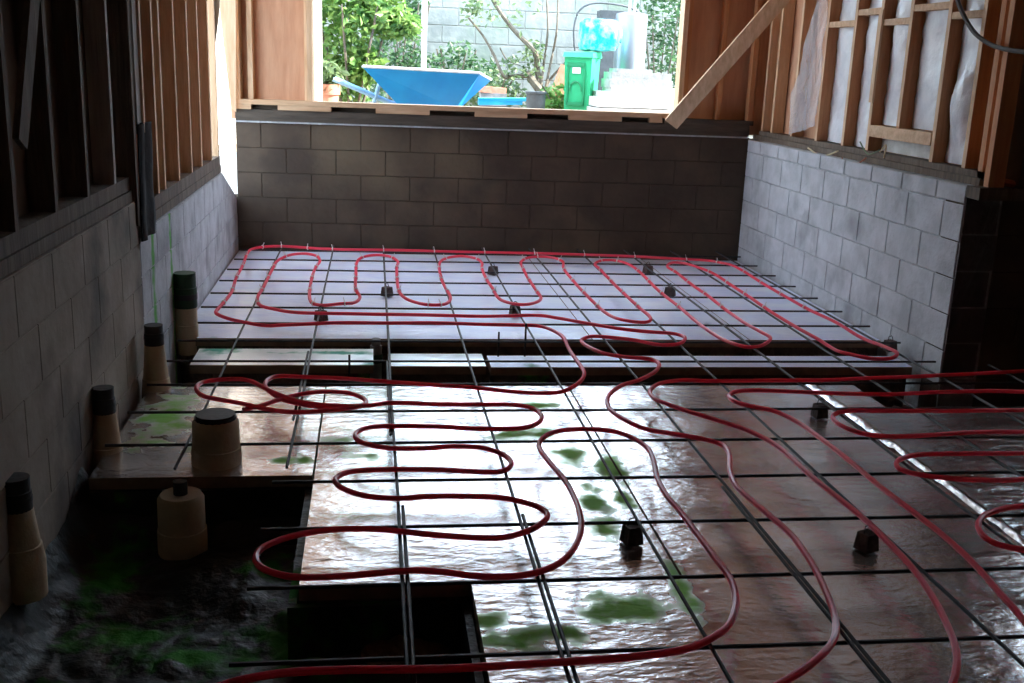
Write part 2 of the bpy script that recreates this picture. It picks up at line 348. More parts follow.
stud(3.99, 4.03, .055, .145, 1.116, 2.8, 'fir', wf); stud(4.25, 4.29, .01, .10, 1.116, 2.8, 'fir', wf); stud(4.30, 4.40, .04, .145, 1.116, 2.8, 'fir', wf)
stud(-.05, 4.5, .0, .145, 2.801, 2.94, 'fir', wf, 'header')
# diagonal brace
a = at(671, 124, 1, 1.04); b_ = at(790, -12, 0, 3.09)
br = MB().beam(a, b_, .125, .035, up=(0, 1, 0)).build('diagonal_brace', 'pine')
tag(br, 'diagonal wooden brace leaning across the right side of the opening', 'brace')

# ---- right wall
o = MB().box(XR+.008, XR+.22, -2.40, 1.20, -.5, .965).build('wall_right', 'mortar'); struct(o, 'pale grey concrete block foundation wall on the right'); wall_right = o
LW = 3.46
blocks(o, LW, 5, -.15, blk, None, origin=(XR, 1.06, 0), axis_rot=-math.pi/2)
for i in range(9):
    a, b = i*.4064-.1, min((i+1)*.4064-.1, LW); a = max(a, 0)
    inst('cap_block', cap, o, (XR, 1.06-(a+b)/2, .868), (0, 0, -math.pi/2), ((b-a-.01)/.3964, 1, 1))
# upper framing right
wu = MB().box(3.235, 3.25, -2.40, 1.2, .97, 2.95).build('wall_right_upper', 'ply'); struct(wu, 'open stud wall with plywood sheathing on the right')
MB().box(3.115, 3.235, -2.42, 1.10, .967, 1.006).build('mudsill', 'oldwood', wu)
MB().box(3.135, 3.234, -2.40, 1.02, 1.007, 1.042).build('bottom_plate', 'oldwood', wu)
rs = [.735, .31, -.17, -.63, -1.01, -1.40, -1.85, -2.21]
for i, y in enumerate(rs): stud(3.135, 3.226, y-.019, y+.019, 1.21 if i == 5 else 1.043, 2.8, 'pine' if i < 2 else 'fir', wu)
for i, y in enumerate(rs): MB().box(3.1335, 3.1348, y-.0185, y+.0185, 1.22 if i == 5 else 1.046, 2.8).build('stud_lit_face', 'pine', wu)  # thin paler faces: light on the studs' room side put into colour
stud(3.135, 3.226, .94, .98, 1.043, 2.8, 'pine', wu); stud(3.135, 3.226, -2.40, -2.355, 1.007, 2.8, 'fir', wu)
stud(3.12, 3.21, -2.50, -2.455, .97, 2.8, 'fir', wu)
for (i0, z) in ((2, 1.86), (3, 1.925), (4, 1.85), (5, 1.92), (6, 1.86)):
    MB().box(3.137, 3.224, rs[i0+1]+.020, rs[i0]-.020, z-.019, z+.019).build('blocking', 'pine_h', wu)
MB().box(3.128, 3.224, rs[6]+.020, rs[4]-.020, 1.135, 1.208).build('blocking', 'pine_h', wu)
MB().box(3.12, 3.134, -1.04, -.99, 1.35, 1.93).build('cleat', 'pine', wu)
stud(3.13, 3.22, -3.0, -2.96, .97, 2.8, 'oldwood', wu) if False else None
MB().box(3.1, 3.23, -2.4, 1.1, 2.801, 2.84).build('top_plate', 'fir', wu)

# insulation in the bays: bulging white faced batts, each its own thing
bays = [(.31, -.17), (-.17, -.63), (-.63, -1.01), (-1.01, -1.40), (-1.40, -1.85), (-1.85, -2.21)]
inl = ['white plastic faced insulation in the stud bay next to the folded clear film', 'white plastic faced insulation in the second stud bay, beside the cleat', 'white plastic faced insulation in the bay left of the thick block',
       'white plastic faced insulation above the left half of the thick block', 'white plastic faced insulation above the right half of the thick block', 'loose white plastic flap hanging in the nearest right stud bay']
for k, (ya, yb_) in enumerate(bays):
    if k == 0: continue
    y0, y1 = ya-.021, yb_+.021
    zb = 1.215 if k in (3, 4) else 1.05
    def fn(u, v, k=k, y0=y0, y1=y1, zb=zb):
        y = y0+(y1-y0)*u; z = zb+(2.78-zb)*v
        e = math.sin(math.pi*u)
        b = .014+.034*e*(.6+1.2*noise.noise(Vector((k*3.1, y*3, z*2.6)))) + .018*abs(noise.noise(Vector((k, y*12+z*5, z*7))))
        if k == 5: b += .05*e*max(0, 1-abs(z-1.42)/.25)
        x = 3.232-max(.004, b)
        return (x, y, z)
    o = MB().grid(fn, 14, 60).build('wall_insulation', 'poly', smooth=True)
    tag(o, inl[k], 'insulation', 'insulation batts in the right stud wall')
MB_ = MB().grid(lambda u, v: (3.228-.012*math.sin(math.pi*u), -1.03-.80*u, 1.046+.085*v), 12, 4)
tag(MB_.build('insulation_offcut', 'batt', smooth=True), 'white insulation strip tucked below the thick block in the right wall', 'insulation')
# folded clear film in first bay
def film(u, v):
    y = .33-.50*u; z = 1.10+1.25*v
    lo = 1.10+.16*(1-u)*0; z = z + (.10*(u-.5)*(1-v))
    y2 = y if v < .2 else y - (v-.2)*.46*(1-u)
    return (3.122-.010*math.sin(u*9+v*7)-.024*noise.noise(Vector((u*4+v*3, v*7, 1)))-.010*abs(noise.noise(Vector((u*11-v*9, v*14, 4)))), y2, z)
o = MB().grid(film, 24, 36).build('plastic_film', 'film', smooth=True); tag(o, 'crumpled clear plastic film stapled across the far right stud bay', 'plastic film')
# cable, debris, plate for a light spot
pts = [at(955, -8, 0, 3.10), at(962, 12, 0, 3.09), at(974, 32, 0, 3.08), at(990, 44, 0, 3.08), at(1010, 50, 0, 3.08), at(1045, 54, 0, 3.10)]
def spline(P, n=8):
    P = [Vector(p) for p in P]; out = []
    for i in range(len(P)-1):
        p0, p1, p2, p3 = P[max(i-1, 0)], P[i], P[i+1], P[min(i+2, len(P)-1)]
        for k in range(n):
            t = k/n
            out.append(.5*((2*p1)+(p2-p0)*t+(2*p0-5*p1+4*p2-p3)*t*t+(3*p1-p0-3*p2+p3)*t**3))
    out.append(P[-1]); return out
tag(MB().tube(spline(pts), .012).build('electric_cable', 'cable', smooth=True), 'thick dark cable sagging across the nearest right studs', 'cable')
for k, (P, r, lab) in enumerate([([(808, 148), (822, 156), (838, 151)], .006, 'pale bent straw lying on the right wall ledge below the stud bays'),
                       ([(860, 142), (868, 154), (880, 150)], .005, 'greenish twig on the right wall ledge under the thick block'),
                       ([(880, 152), (886, 145), (884, 158)], .005, 'short forked twig at the right end of the ledge litter'),
                       ([(842, 158), (850, 168), (866, 158)], .005, 'brown twig drooping over the edge of the right block wall')]):
    tag(MB().tube(spline([at(u, v, 0, 3.085)+Vector((0, 0, .0)) for u, v in P], 5), r, 6).build('twig', ['straw', 'leaf_pale', 'straw', 'redscrap'][k], smooth=True), lab, 'twig', 'litter on the right ledge')
p = at(1004, 154, 1, -2.47)
tag(MB().box(p.x-.016, p.x+.016, -2.474, -2.462, p.z-.035, p.z+.035).build('light_spot_plate', 'white'), 'small pale plate standing in for a spot of light on the dark post at far right', 'light spot')  # pale plate in place of a small spot of light

# return wall (faces the camera) with window out of frame at right
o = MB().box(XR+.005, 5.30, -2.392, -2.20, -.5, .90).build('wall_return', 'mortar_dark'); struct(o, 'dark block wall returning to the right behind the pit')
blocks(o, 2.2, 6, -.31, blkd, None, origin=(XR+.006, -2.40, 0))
s = MB(); s.box(3.25, 3.95, -2.44, -2.42, .90, 2.95); s.box(3.95, 4.85, -2.44, -2.42, .90, 1.25); s.box(3.95, 4.85, -2.44, -2.42, 2.25, 2.95); s.box(4.85, 5.3, -2.44, -2.42, .90, 2.95)
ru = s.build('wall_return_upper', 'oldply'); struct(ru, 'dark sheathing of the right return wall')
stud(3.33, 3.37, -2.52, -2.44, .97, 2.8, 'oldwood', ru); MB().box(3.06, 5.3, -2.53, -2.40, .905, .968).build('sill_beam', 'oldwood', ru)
p = at(1005, 172, 1, -2.45)
tag(MB().tube(spline([(p.x-.07, -2.47, .975), (p.x-.02, -2.46, .995), (p.x+.05, -2.48, .985)], 5), [.012]*5+[.02]*5+[.012], 7).build('wood_scrap', 'redscrap', smooth=True), 'reddish scrap lying on the dark sill at far right', 'scrap')

# ---- left wall
prf = [(-2.50, -.5), (1.29, -.5), (1.29, .36), (.45, .645), (-2.50, .645)]
mb_ = MB(); mb_.v = [(XL-.006, y, z) for y, z in prf]+[(XL-.20, y, z) for y, z in prf]
mb_.f = [(0, 1, 2, 3, 4), (9, 8, 7, 6, 5)]+[(i, i+5, (i+1) % 5+5, (i+1) % 5) for i in range(5)]
o = mb_.build('wall_left', 'mortar')
struct(o, 'lower far stretch of the left block wall, bluish in daylight'); wall_left = o
for c in range(5):
    z0 = -.37+c*.2032
    yend = min(1.27, .45+max(0, .645-z0-.2032)*3)
    y = -2.5-(c % 2)*.2
    while y < yend-.05:
        a = max(y, -2.5); b = min(y+.4064, yend)
        if b-a > .06: inst('block', blk, o, (XL, (a+b)/2, z0), (0, 0, math.pi/2), ((b-a-.01)/.3964, 1, 1))
        y += .4064
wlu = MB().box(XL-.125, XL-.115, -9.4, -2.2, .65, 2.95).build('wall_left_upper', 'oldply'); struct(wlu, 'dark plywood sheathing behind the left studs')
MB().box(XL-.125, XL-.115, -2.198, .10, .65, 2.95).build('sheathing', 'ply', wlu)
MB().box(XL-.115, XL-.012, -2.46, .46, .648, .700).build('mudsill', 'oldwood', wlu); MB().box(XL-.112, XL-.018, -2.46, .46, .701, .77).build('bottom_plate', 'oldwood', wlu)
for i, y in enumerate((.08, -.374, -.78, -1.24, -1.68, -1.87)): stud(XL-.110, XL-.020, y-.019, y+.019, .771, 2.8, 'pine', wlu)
stud(XL-.110, XL-.020, .40, .45, .771, 2.8, 'pine', wlu, 'end_post')
def gap_mask(P, ax, val, th, m, parent, nm):
    a_ = [at(u, v, ax, val) for u, v in P]; n_ = len(a_); mb_ = MB()
    d_ = Vector((0, 0, 0)); d_[ax] = th
    mb_.v = [tuple(p) for p in a_]+[tuple(p+d_) for p in a_]
    mb_.f = [tuple(range(n_)), tuple(reversed(range(n_, 2*n_)))]+[(i, i+n_, (i+1) % n_+n_, (i+1) % n_) for i in range(n_)]
    return mb_.build(nm, m, parent)
gap_mask([(205, -40), (221, -40), (219, 14), (210, 88), (204, 88)], 1, .46, .02, 'greywood', wlu, 'left_gap_mask')  # added board, trims the bright corner gap to a wedge
gs = gap_mask([(217, -40), (236, -40), (236, 112), (231, 108), (220, 14)], 1, 1.24, .02, 'pine', None, 'corner_gap_mask')  # second added board, narrows the bright gap towards its top
gs.parent = wf; gs.matrix_parent_inverse = (Matrix.Translation(PIV) @ Matrix.Rotation(TH, 4, 'Z')).inverted()
# near left wall (taller)
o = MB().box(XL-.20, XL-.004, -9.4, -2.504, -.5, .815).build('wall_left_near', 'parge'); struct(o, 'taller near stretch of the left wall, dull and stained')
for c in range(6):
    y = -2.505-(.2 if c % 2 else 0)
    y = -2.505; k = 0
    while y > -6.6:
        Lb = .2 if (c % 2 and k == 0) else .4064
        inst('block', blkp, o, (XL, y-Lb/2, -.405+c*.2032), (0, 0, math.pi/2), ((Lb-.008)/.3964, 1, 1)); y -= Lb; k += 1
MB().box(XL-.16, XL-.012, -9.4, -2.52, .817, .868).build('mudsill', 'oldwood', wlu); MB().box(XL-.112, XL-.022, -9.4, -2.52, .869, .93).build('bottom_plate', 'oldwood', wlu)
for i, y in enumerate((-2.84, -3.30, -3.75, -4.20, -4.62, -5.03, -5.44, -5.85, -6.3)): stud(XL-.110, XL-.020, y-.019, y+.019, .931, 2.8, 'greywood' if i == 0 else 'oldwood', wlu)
MB().beam((XL-.016, -4.12, 1.20), (XL-.016, -3.72, 1.95), .09, .02, up=(1, 0, 0)).build('brace', 'oldwood', wlu)
MB().box(XL-.14, XL+.01, -2.56, -2.515, .70, 2.8).build('post', 'oldwood', wlu)
# grey board + dark felt at the step
bd = empty('vertical_board', (XL-.01, -2.32, 1.12)); tag(bd, 'grey vertical board with raised strip fixed over the left studs', 'board')
MB().box(-.008, .010, -.10, .02, .0, 1.68).build('board', 'greywood', bd); MB().box(.011, .022, -.012, .02, .0, 1.68).build('strip', 'pine', bd)
def felt(u, v):
    y = -2.50+.26*u; z = .62+.55*v
    return (XL+.012+.012*math.sin(u*8)+.01*noise.noise(Vector((u*3, v*3, 5))), y-.03*(1-v), z)
f1 = MB().grid(felt, 10, 12).build('building_felt', 'felt', smooth=True)
md = f1.modifiers.new('thickness', 'SOLIDIFY'); md.thickness = .006
tag(f1, 'dark strip of building felt hanging at the step in the left wall', 'felt')
p0 = at(0, 90, 0, XL+.03); p1 = at(6, 90, 0, XL+.03)
tag(MB().box(XL-.018, XL-.008, p0.y-.3, p1.y, p0.z, 2.6).build('pale_panel', 'white'), 'pale panel fixed to the studs at the left edge', 'panel')

# ---- back/right closing walls and ceiling
struct(MB().box(-1.5, 5.35, -9.55, -9.4, -.5, 3.1).build('wall_front', 'oldply'), 'dark wall behind the camera')
struct(MB().box(5.28, 5.42, -9.5, -2.3, -.5, 3.1).build('wall_far_right', 'oldply'), 'dark side wall at far right')
ce = MB().box(-1.5, 5.4, -9.55, 1.46, 2.95, 3.0).build('ceiling', 'ply'); struct(ce, 'plywood ceiling deck above the joists')
for i in range(14):
    y = -8.9+i*.70
    MB().box(-1.3, 3.23 if y > -2.4 else 5.27, y-.02, y+.02, 2.80 if not (-2.6 < y < 1.5 and False) else 2.8, 2.949).build('joist', 'fir', ce)

# ================================================================ INSULATION BOARDS
def board(x0, x1, y0, y1, top, m, label, thick=.05, group='foil faced insulation boards on the floor'):
    e = empty('insulation_board', ((x0+x1)/2, (y0+y1)/2, top-thick))
    hx, hy = (x1-x0)/2-.003, (y1-y0)/2-.003
    MB().box(-hx, hx, -hy, hy, 0, thick-.004).build('foam_core', 'foam_edge', e)
    nx, ny = max(2, int(hx*2/.06)), max(2, int(hy*2/.06))
    def fn(u, v):
        X = -hx+2*hx*u; Y = -hy+2*hy*v; wx, wy = X+(x0+x1)/2, Y+(y0+y1)/2
        ed = min(1, 8*min(u, 1-u, v, 1-v)+.1)
        return (X, Y, thick-.003+ed*(.004+.004*noise.noise(Vector((wx*2.2, wy*3.6, 2)))+.0025*noise.noise(Vector((wx*6, wy*11, 7)))))
    g = MB().grid(lambda u, v: fn(u, v), nx, ny)
    g.f = [tuple(reversed(q)) for q in g.f]
    g.build('foil_facing', m, e, smooth=True)
    tag(e, label, 'insulation board', group); return e
wx = [-1.19, .0, 1.22, 2.20, 3.05]
yb = lambda x: 1.30-.056*(x+1.2)-.03
names = ['leftmost silvery board of the rear floor, beside the left wall', 'second silvery board of the rear floor, left of centre', 'third silvery board of the rear floor, right of centre', 'rightmost silvery board of the rear floor, beside the right block wall']
for i in range(4): board(wx[i], wx[i+1], -1.70, yb(wx[i+1]), Z_F, 'foil_rear', names[i])
board(-1.05, -.08, -2.19, -1.85, Z_F-.02, 'foil_white', 'white board strip with green spray in the left part of the trench')
board(-.005, .53, -2.21, -1.95, Z_F-.02, 'foil_white', 'short bright white board piece in the middle of the trench')
board(.55, 2.99, -2.23, -1.99, Z_F-.02, 'foil_rear', 'long narrow silvery board strip crossing the right part of the trench')
board(-1.16, -.318, -3.82, -2.64, Z_F, 'foil', 'front board behind the dark pit, by the capped pipes')
board(-.315, .90, -4.74, -2.64, Z_F, 'foil', 'bright white wrinkled foil board in the centre of the floor')
board(.903, 2.235, -4.74, -2.64, Z_F, 'foil', 'brownish foil board right of centre under the curved tubes')
board(2.238, 2.44, -4.74, -2.64, Z_F, 'foil_grey', 'narrow board strip along the left edge of the right pit') if False else None
board(2.238, 5.1, -4.74, -3.05, Z_F, 'foil_grey', 'grey crinkled foil board in front of the right pit')
board(2.238, 2.44, -3.047, -2.64, Z_F, 'foil', 'small foil offcut beside the left end of the right pit')
board(.217, 2.235, -7.1, -4.743, Z_F, 'foil', 'nearest foil board with green overspray beside the dark pit')
board(2.238, 5.1, -7.1, -4.743, Z_F, 'foil_grey', 'grey crinkled foil board in the bottom right corner')
# shiny tape along a seam
def tp(u, v):
    y = -4.6+1.98*u; w_ = .055 if y > -3.6 else .03
    x = 2.195+(v-.5)*w_+.006*noise.noise(Vector((y*6, 0, 0)))
    return (x, y, Z_F+.004+.020*math.sin(math.pi*v)*(.7+.6*noise.noise(Vector((y*9, 1, 0))))+.004*noise.noise(Vector((x*30, y*20, 0))))
o = MB().grid(tp, 120, 8); o.f = [tuple(reversed(q)) for q in o.f]
tag(o.build('foil_tape', 'tape', smooth=True), 'shiny silver tape along the seam beside the grey foil board', 'tape')

# black plastic in the pit
def pit(u, v):
    x = XL+.002+u*1.46; y = -6.6+v*2.86
    n1 = noise.noise(Vector((x*3, y*3, 4))); n2 = noise.noise(Vector((x*9+y*4, y*7-x*5, 9)))
    z = -.30+.045*n1+.03*abs(n2)
    z += .14*max(0, 1-(x-XL)/.14)**2
    if y > -3.95: z += .10*(y+3.95)/.2
    return (x, y, z)
pl = MB().grid(pit, 90, 150); pl.f = [tuple(reversed(q)) for q in pl.f]
pl.box(-.345, -.319, -4.76, -3.815, -.45, -.122); pl.box(-.345, .212, -4.775, -4.748, -.45, -.122); pl.box(.19, .214, -6.6, -4.77, -.45, -.122); pl.box(-1.15, -.32, -3.84, -3.818, -.45, -.122)
tag(pl.build('black_sheeting', 'black_plastic', smooth=True), 'crumpled black plastic sheeting with green spray lining the near left pit', 'plastic sheet')
MB().box(-1.17, -.32, -3.834, -3.822, -.122, -.066).build('x', 'foam_edge') if False else None

# small heap of brown earth in the pit under the near edge
hp = at(405, 640, 2, -.26)
def heap(u, v):
    x = hp.x-.20+.40*u; y = hp.y-.16+.32*v; e_ = max(0, 1-((u-.5)**2+(v-.5)**2)*4)
    return (x, y, -.36+.13*e_**.7*(1+.5*noise.noise(Vector((x*9, y*9, 1))))+.02*noise.noise(Vector((x*25, y*25, 2))))
h_ = MB().grid(heap, 26, 22); h_.f = [tuple(reversed(q)) for q in h_.f]
tag(h_.build('earth_heap', 'redearth', smooth=True), 'small heap of brown earth in the dark pit at the bottom', 'earth')
# ================================================================ REBAR
mesh_e = empty('rebar_mesh', (0, 0, 0)); tag(mesh_e, 'tied grid of dark steel reinforcing bars covering the floor', 'rebar mesh')
RB = .0062
for j in range(-2, 21):
    y = -j*S
    x0 = -1.13; x1 = 3.0 if y > -2.45 else 5.05
    if j >= 10: x0 = -.45
    n = 6
    pts = [(x0+(x1-x0)*t/n, y+.006*noise.noise(Vector((t*.8, j, 0))), -.004*abs(noise.noise(Vector((t*1.1, j*2, 5))))) for t in range(n+1)]
    MB().tube(pts, RB, 6).build('rebar', 'rebar', mesh_e)
for i in range(-2, 13):
    x = i*S
    y1 = 1.0 if i <= 7 else -2.55; y0 = -8.3 if i >= 0 else -3.95
    if i == 7: x = 2.84
    n = 9
    pts = [(x+.008*noise.noise(Vector((i*1.7, t*.7, 3))), y0+(y1-y0)*t/n, .0125-.003*abs(noise.noise(Vector((i, t, 8))))) for t in range(n+1)]
    MB().tube(pts, RB, 6).build('rebar', 'rebar', mesh_e)
for (i, ya, yb2, dx) in ((0, -4.33, -8.0, .016), (1, -4.42, -8.0, .016), (3, -4.20, -8.0, -.016), (-1, -2.3, -3.4, -.015), (0, -2.5, -3.6, -.014)):
    MB().tube([(i*S+dx, ya, .0125), (i*S+dx, yb2, .0125)], RB, 6).build('rebar', 'rebar', mesh_e)

# support blocks under the bars
dob = MB().hexa([(-.032, -.032, 0), (.032, -.032, 0), (.032, .032, 0), (-.032, .032, 0)], [(-.026, -.026, .062), (.026, -.026, .062), (.026, .026, .062), (-.026, .026, .062)]).mesh('block', 'dobie')
wire = MB().tube([(-.02, 0, .06), (-.012, .004, .085), (.0, -.004, .092), (.012, .004, .085), (.02, 0, .06)], .0025, 5).mesh('wire', 'rebar')
dl = ['the leftmost rear loops', 'the second rear loop from the left', 'the middle of the rear tube loops', 'the rightmost rear loops', 'the green spray in the centre foreground', 'the near right tubes', 'the silver tape beside the right pit', 'the far edge near the middle', 'the far right corner of the trench', 'the far edge right of the middle']
for k, (u, v) in enumerate(((321, 315), (387, 291), (515, 310), (670, 291), (632, 533), (867, 540), (820, 410), (493, 270), (890, 345), (648, 269))):
    p = at(u, v, 2, -.03)
    e = empty('support_block', (p.x, p.y, Z_F+.006), rng.uniform(0, 1)); inst('concrete_block', dob, e, (0, 0, 0)); inst('tie_wire', wire, e, (0, 0, 0))
    z = .95 if k in (4, 5, 6) else 1.0
    e.scale = (z, z, 1)
    tag(e, 'small dark concrete support block under the bars at '+dl[k], 'support block', 'rebar support blocks')
# stakes and stub in the trench
for k, (u, v, zt, lab) in enumerate(((349, 395, .06, 'short steel stake standing at the left of the trench'), (500, 366, .05, 'short steel stake right of the bright white board piece'), (527, 366, .10, 'taller steel stake beside the green stripe in the trench'))):
    p = at(u, v, 2, Z_F-.05)
    tag(MB().tube([(p.x, p.y+.1, -.40), (p.x, p.y+.1, zt)], .006, 6).build('steel_stake', 'rebar'), lab, 'stake')
p = at(376, 376, 2, -.25)
e = empty('conduit_stub', (p.x, p.y+.12, -.40)); tag(e, 'grey conduit stub stained green rising from the trench', 'conduit')
MB().lathe([(.034, 0), (.034, .30), (.026, .30), (.026, .34)], n=14).build('pipe', 'paver_grey', e, True); MB().lathe([(.040, .20), (.040, .25)], n=14).build('coupling', 'rubber_green', e, True)

# ================================================================ CAPPED PIPES
def pipe(u, v, z, rb_, rt_, h, cr, ch, label, capm='rubber', neck=None, yoff=0):
    p = at(u, v, 2, z); e = empty('capped_pipe', (p.x, p.y+yoff, z)); tag(e, label, 'pipe', 'wrapped drain pipes by the left wall')
    m_ = lambda t: rb_+(rt_-rb_)*t
    prof = [(rb_*.97, -.1), (rb_, .02), (m_(.30)*1.02, h*.35), (m_(.34)*.98, h*.36), (m_(.6), h*.6), (m_(.9)*1.02, h*.92), (rt_*.9, h)]
    MB().lathe(prof, n=22).build('wrap', 'pipe_wrap', e, True)
    if neck: MB().lathe([(neck, h-.01), (neck, h+ch)], n=16).build('neck', 'rubber', e, True)
    else:
        MB().lathe([(cr, h-.03), (cr*1.06, h-.02), (cr*1.06, h+ch*.5), (cr, h+ch*.52), (cr, h+ch), (cr*.7, h+ch)], n=20).build('cap', capm, e, True)
        MB().lathe([(cr*1.09, h+ch*.12), (cr*1.09, h+ch*.30)], n=20).build('clamp', 'rubber', e, True)
    return e
pipe(187, 336, -.07, .065, .06, .20, .062, .17, 'green stained drain pipe with tall dark cap, farthest along the left wall', 'rubber_green')
pipe(157, 398, -.12, .070, .042, .29, .043, .075, 'cream wrapped drain pipe with black cap, second from the far end of the left wall')
pipe(108, 466, -.14, .068, .040, .25, .041, .085, 'cream wrapped drain pipe with black cap at the corner of the pit')
pipe(22, 566, -.085, .072, .044, .21, .044, .09, 'nearest cream wrapped drain pipe with black cap in the left corner')
pipe(217, 462, -.07, .098, .088, .185, .076, .018, 'wide cream wrapped pipe with dark rim standing on the board above the pit')
pipe(183, 546, -.28, .090, .082, .21, .04, .05, 'wide cream wrapped pipe with narrow neck standing in the pit', neck=.026)

# ================================================================ HEATING TUBES
T1 = """345,408 320,407 300,404 283,399.5 270,391.7 265,384.7 269,379 280,376 305,377 336,378 389,381.6 439,385.5 471,387.5 496,390 527,392.5 555,392.5 571,388 581.6,380 584,372 577,361 569,349 563,337 552,330 539,326 519,325 486,324.4 439,322.8 385,322.8 340,322.5 289,324.4 266,325 242,321.3 226,317.6 216,313 219,308 224,302.5 231.6,291.6 236.3,277.5 243.3,264.2 247,254 254,248.5 280,246.3 340,249.4 408,250.6 486,252.2 558,253.8 636,256.6 682,259 707,260.5 720,262.7 732.5,265.8 748,274 766,285.5 786,297 809,309.7 836.6,323 861.6,337.8 885,347 897,353 891,358 872,358.5 854,355 838,351 827,345 816,338 796,327 774,313.6 748,296 729.4,283.8 713.8,273.6 699.7,268 684,263.4 671.6,262.7 667.5,266.6 676,272 690,283 707.5,295.5 726,310 745,323 760.6,331.4 770.5,338 764,344.8 753,347.5 742,346.4 726,341 714,334 698,322.8 679.4,307 660.6,292.3 649.7,282 637,269.7 626.5,263.2 614,260.3 602,260.3 595,264 600,269.5 609.7,279.8 622.5,292 638,306.5 650,317 648,321.8 635.6,322 620,319 609.7,315 598.8,307 583,291.6 570.6,278 563.5,268 563,262 555,258.4 542.5,256.9 528,257.8 521,262 522,265.8 527.7,277.5 536,290 541,297.8 536,302.5 523.8,304.8 509.7,303 498.8,298.4 492.5,288.4 486,278 482,268 482,262.5 475,258 461,256 447,258 439.5,263.4 441,277.5 445.6,288.4 450.5,297 447,303 436,304.8 420.6,303.3 406.6,298.6 399,291 397,277.5 396.8,266.6 398,262 391,257 378.4,255 364.4,256.6 357,262 355.8,277.5 355.5,289 360,297.5 354,303 340,304 321,305.3 310.5,301 310,288.4 312.8,274.4 316.5,266 320,261 316,255.8 304,253.5 289.4,255 278.5,260.3 273.8,266.6 264.4,285.3 257.5,297.5 260,305 273.8,308.8 297,312.5 336,313.6 408,314.7 483,316.3 534.7,315.5 558,318 589,323.6 620.6,329 651,332 674,333.5 685,337.5 679,343.5 659,344.5 636,340.5 613,338 592,336.8 581.5,340.5 588,346.6 605,353.4 628,357 650,359 659,364 655,372 640,380 622,385.5 610,394 607.5,403 614,413 640,427 667,432.5 690,436 713,441 724.7,446.5 729.5,456 730,470 736,485.6 752.8,501 770,516 792,536.5 813,566 828,596 836,622 831,643.5 807,667 770,690 720,720"""
T2 = """243,409.5 261,405.8 280,400 299,395.6 321,393 345,394 361,399 366,405.5 355,410 336,412.5 313,415 289,415 266,412 242,406.6 219,402.7 203,399 196.5,392.5 200,387 211,384 235,382.3 250,384 261,389 274,395.6 289,401 305,405.5 335,408.5 367,408 392,404.9 439,405.8 480,406 511,406 531.6,409 541.5,416.7 537,423.8 519,428.2 480,428.4 439,426.3 395,426 368,428 356,434 358,440.5 370,445 392,448 422,448 453,446 478,447 490,449.5 504,455 511.5,463.5 504,470.6 486,472 460,470.8 429,469.5 382,469.7 351,472 338,477 335.5,482.8 345,490 367,496.6 398,499 430,497 470,496.8 501,498 525,502.8 540,508 547.5,515.7 540,524.6 525,532 496,538 438,535 379,529 334,529 295,535 266,545.4 256,555.8 260,566 278,573.7 304,577 349,575 408,570 438,571 483,576.6 524,575 554,566 572,551 581,530 579,510 571.6,492 563.8,479 548,460.6 539.5,448 541,440 551,433.3 571,429.6 602,430 620,433 636,439.5 648,448.5 653.6,460.6 657.5,479 667,496.6 679.4,510.6 695,531 712,554 729.8,578 736,600 729.8,622.7 712,637.6 682,649.5 629,657 569,661 480,666.5 438,669 349,670.5 290,673 254,678 225,685 190,700"""
T3 = """1060,369 1020,371.5 945,375 917,376.6 869,378 822,380 760,380.5 714,380.8 682,380 661,383 650.5,390 653.5,398 667,404 687,411 721.6,421.5 753,432.5 780,448 811,476 841,500 864,519 908,563 932,596 950,631 957,658 952,685 940,710"""
T4 = """1070,393 1024,392 989,390.8 942,392 886,394.5 822,392.8 780,391 753,390.3 736,391.5 729,396 736,402 754,406.6 776,411.5 799,422.5 822.5,439.7 853.8,464.7 887,492 917,515 940,533 970,560 997,590 1021,617 1040,645 1052,680"""
T5 = """1080,409 1024,410 958,411 911,411 864,410.4 850,410.6 837,413 833,418 841,425.6 860,433.2 885,436.4 915,436.2 973,432.4 1024,432 1070,434 1086,442 1070,451 1024,453.3 958,454 919,455 901,459 896.5,464 902,470 926,475.8 965,479.7 1005,480.3 1030,479 1075,481 1090,492 1070,502 1024,506.3 1005,508.6 986,514.5 978.5,523 981,533 993,542 1012,547.5 1035,551 1080,556"""
tl = ['long red heating tube looping over the rear floor and curving down to the front', 'red heating tube with stacked flat loops over the bright centre boards', 'red heating tube crossing along the trench from far right and curving to the bottom', 'red heating tube bending back over the silver tape and leaving at the right edge', 'red heating tube with tight bends along the right edge']
tie_me = MB().tube([(.0125*math.cos(t), 0, .0125*math.sin(t)) for t in [i*math.pi/5 for i in range(11)]], .005, 5, cap=False).tube([(.004, 0, .012), (.014, .006, .036)], .003, 4).mesh('zip_tie', 'tie')
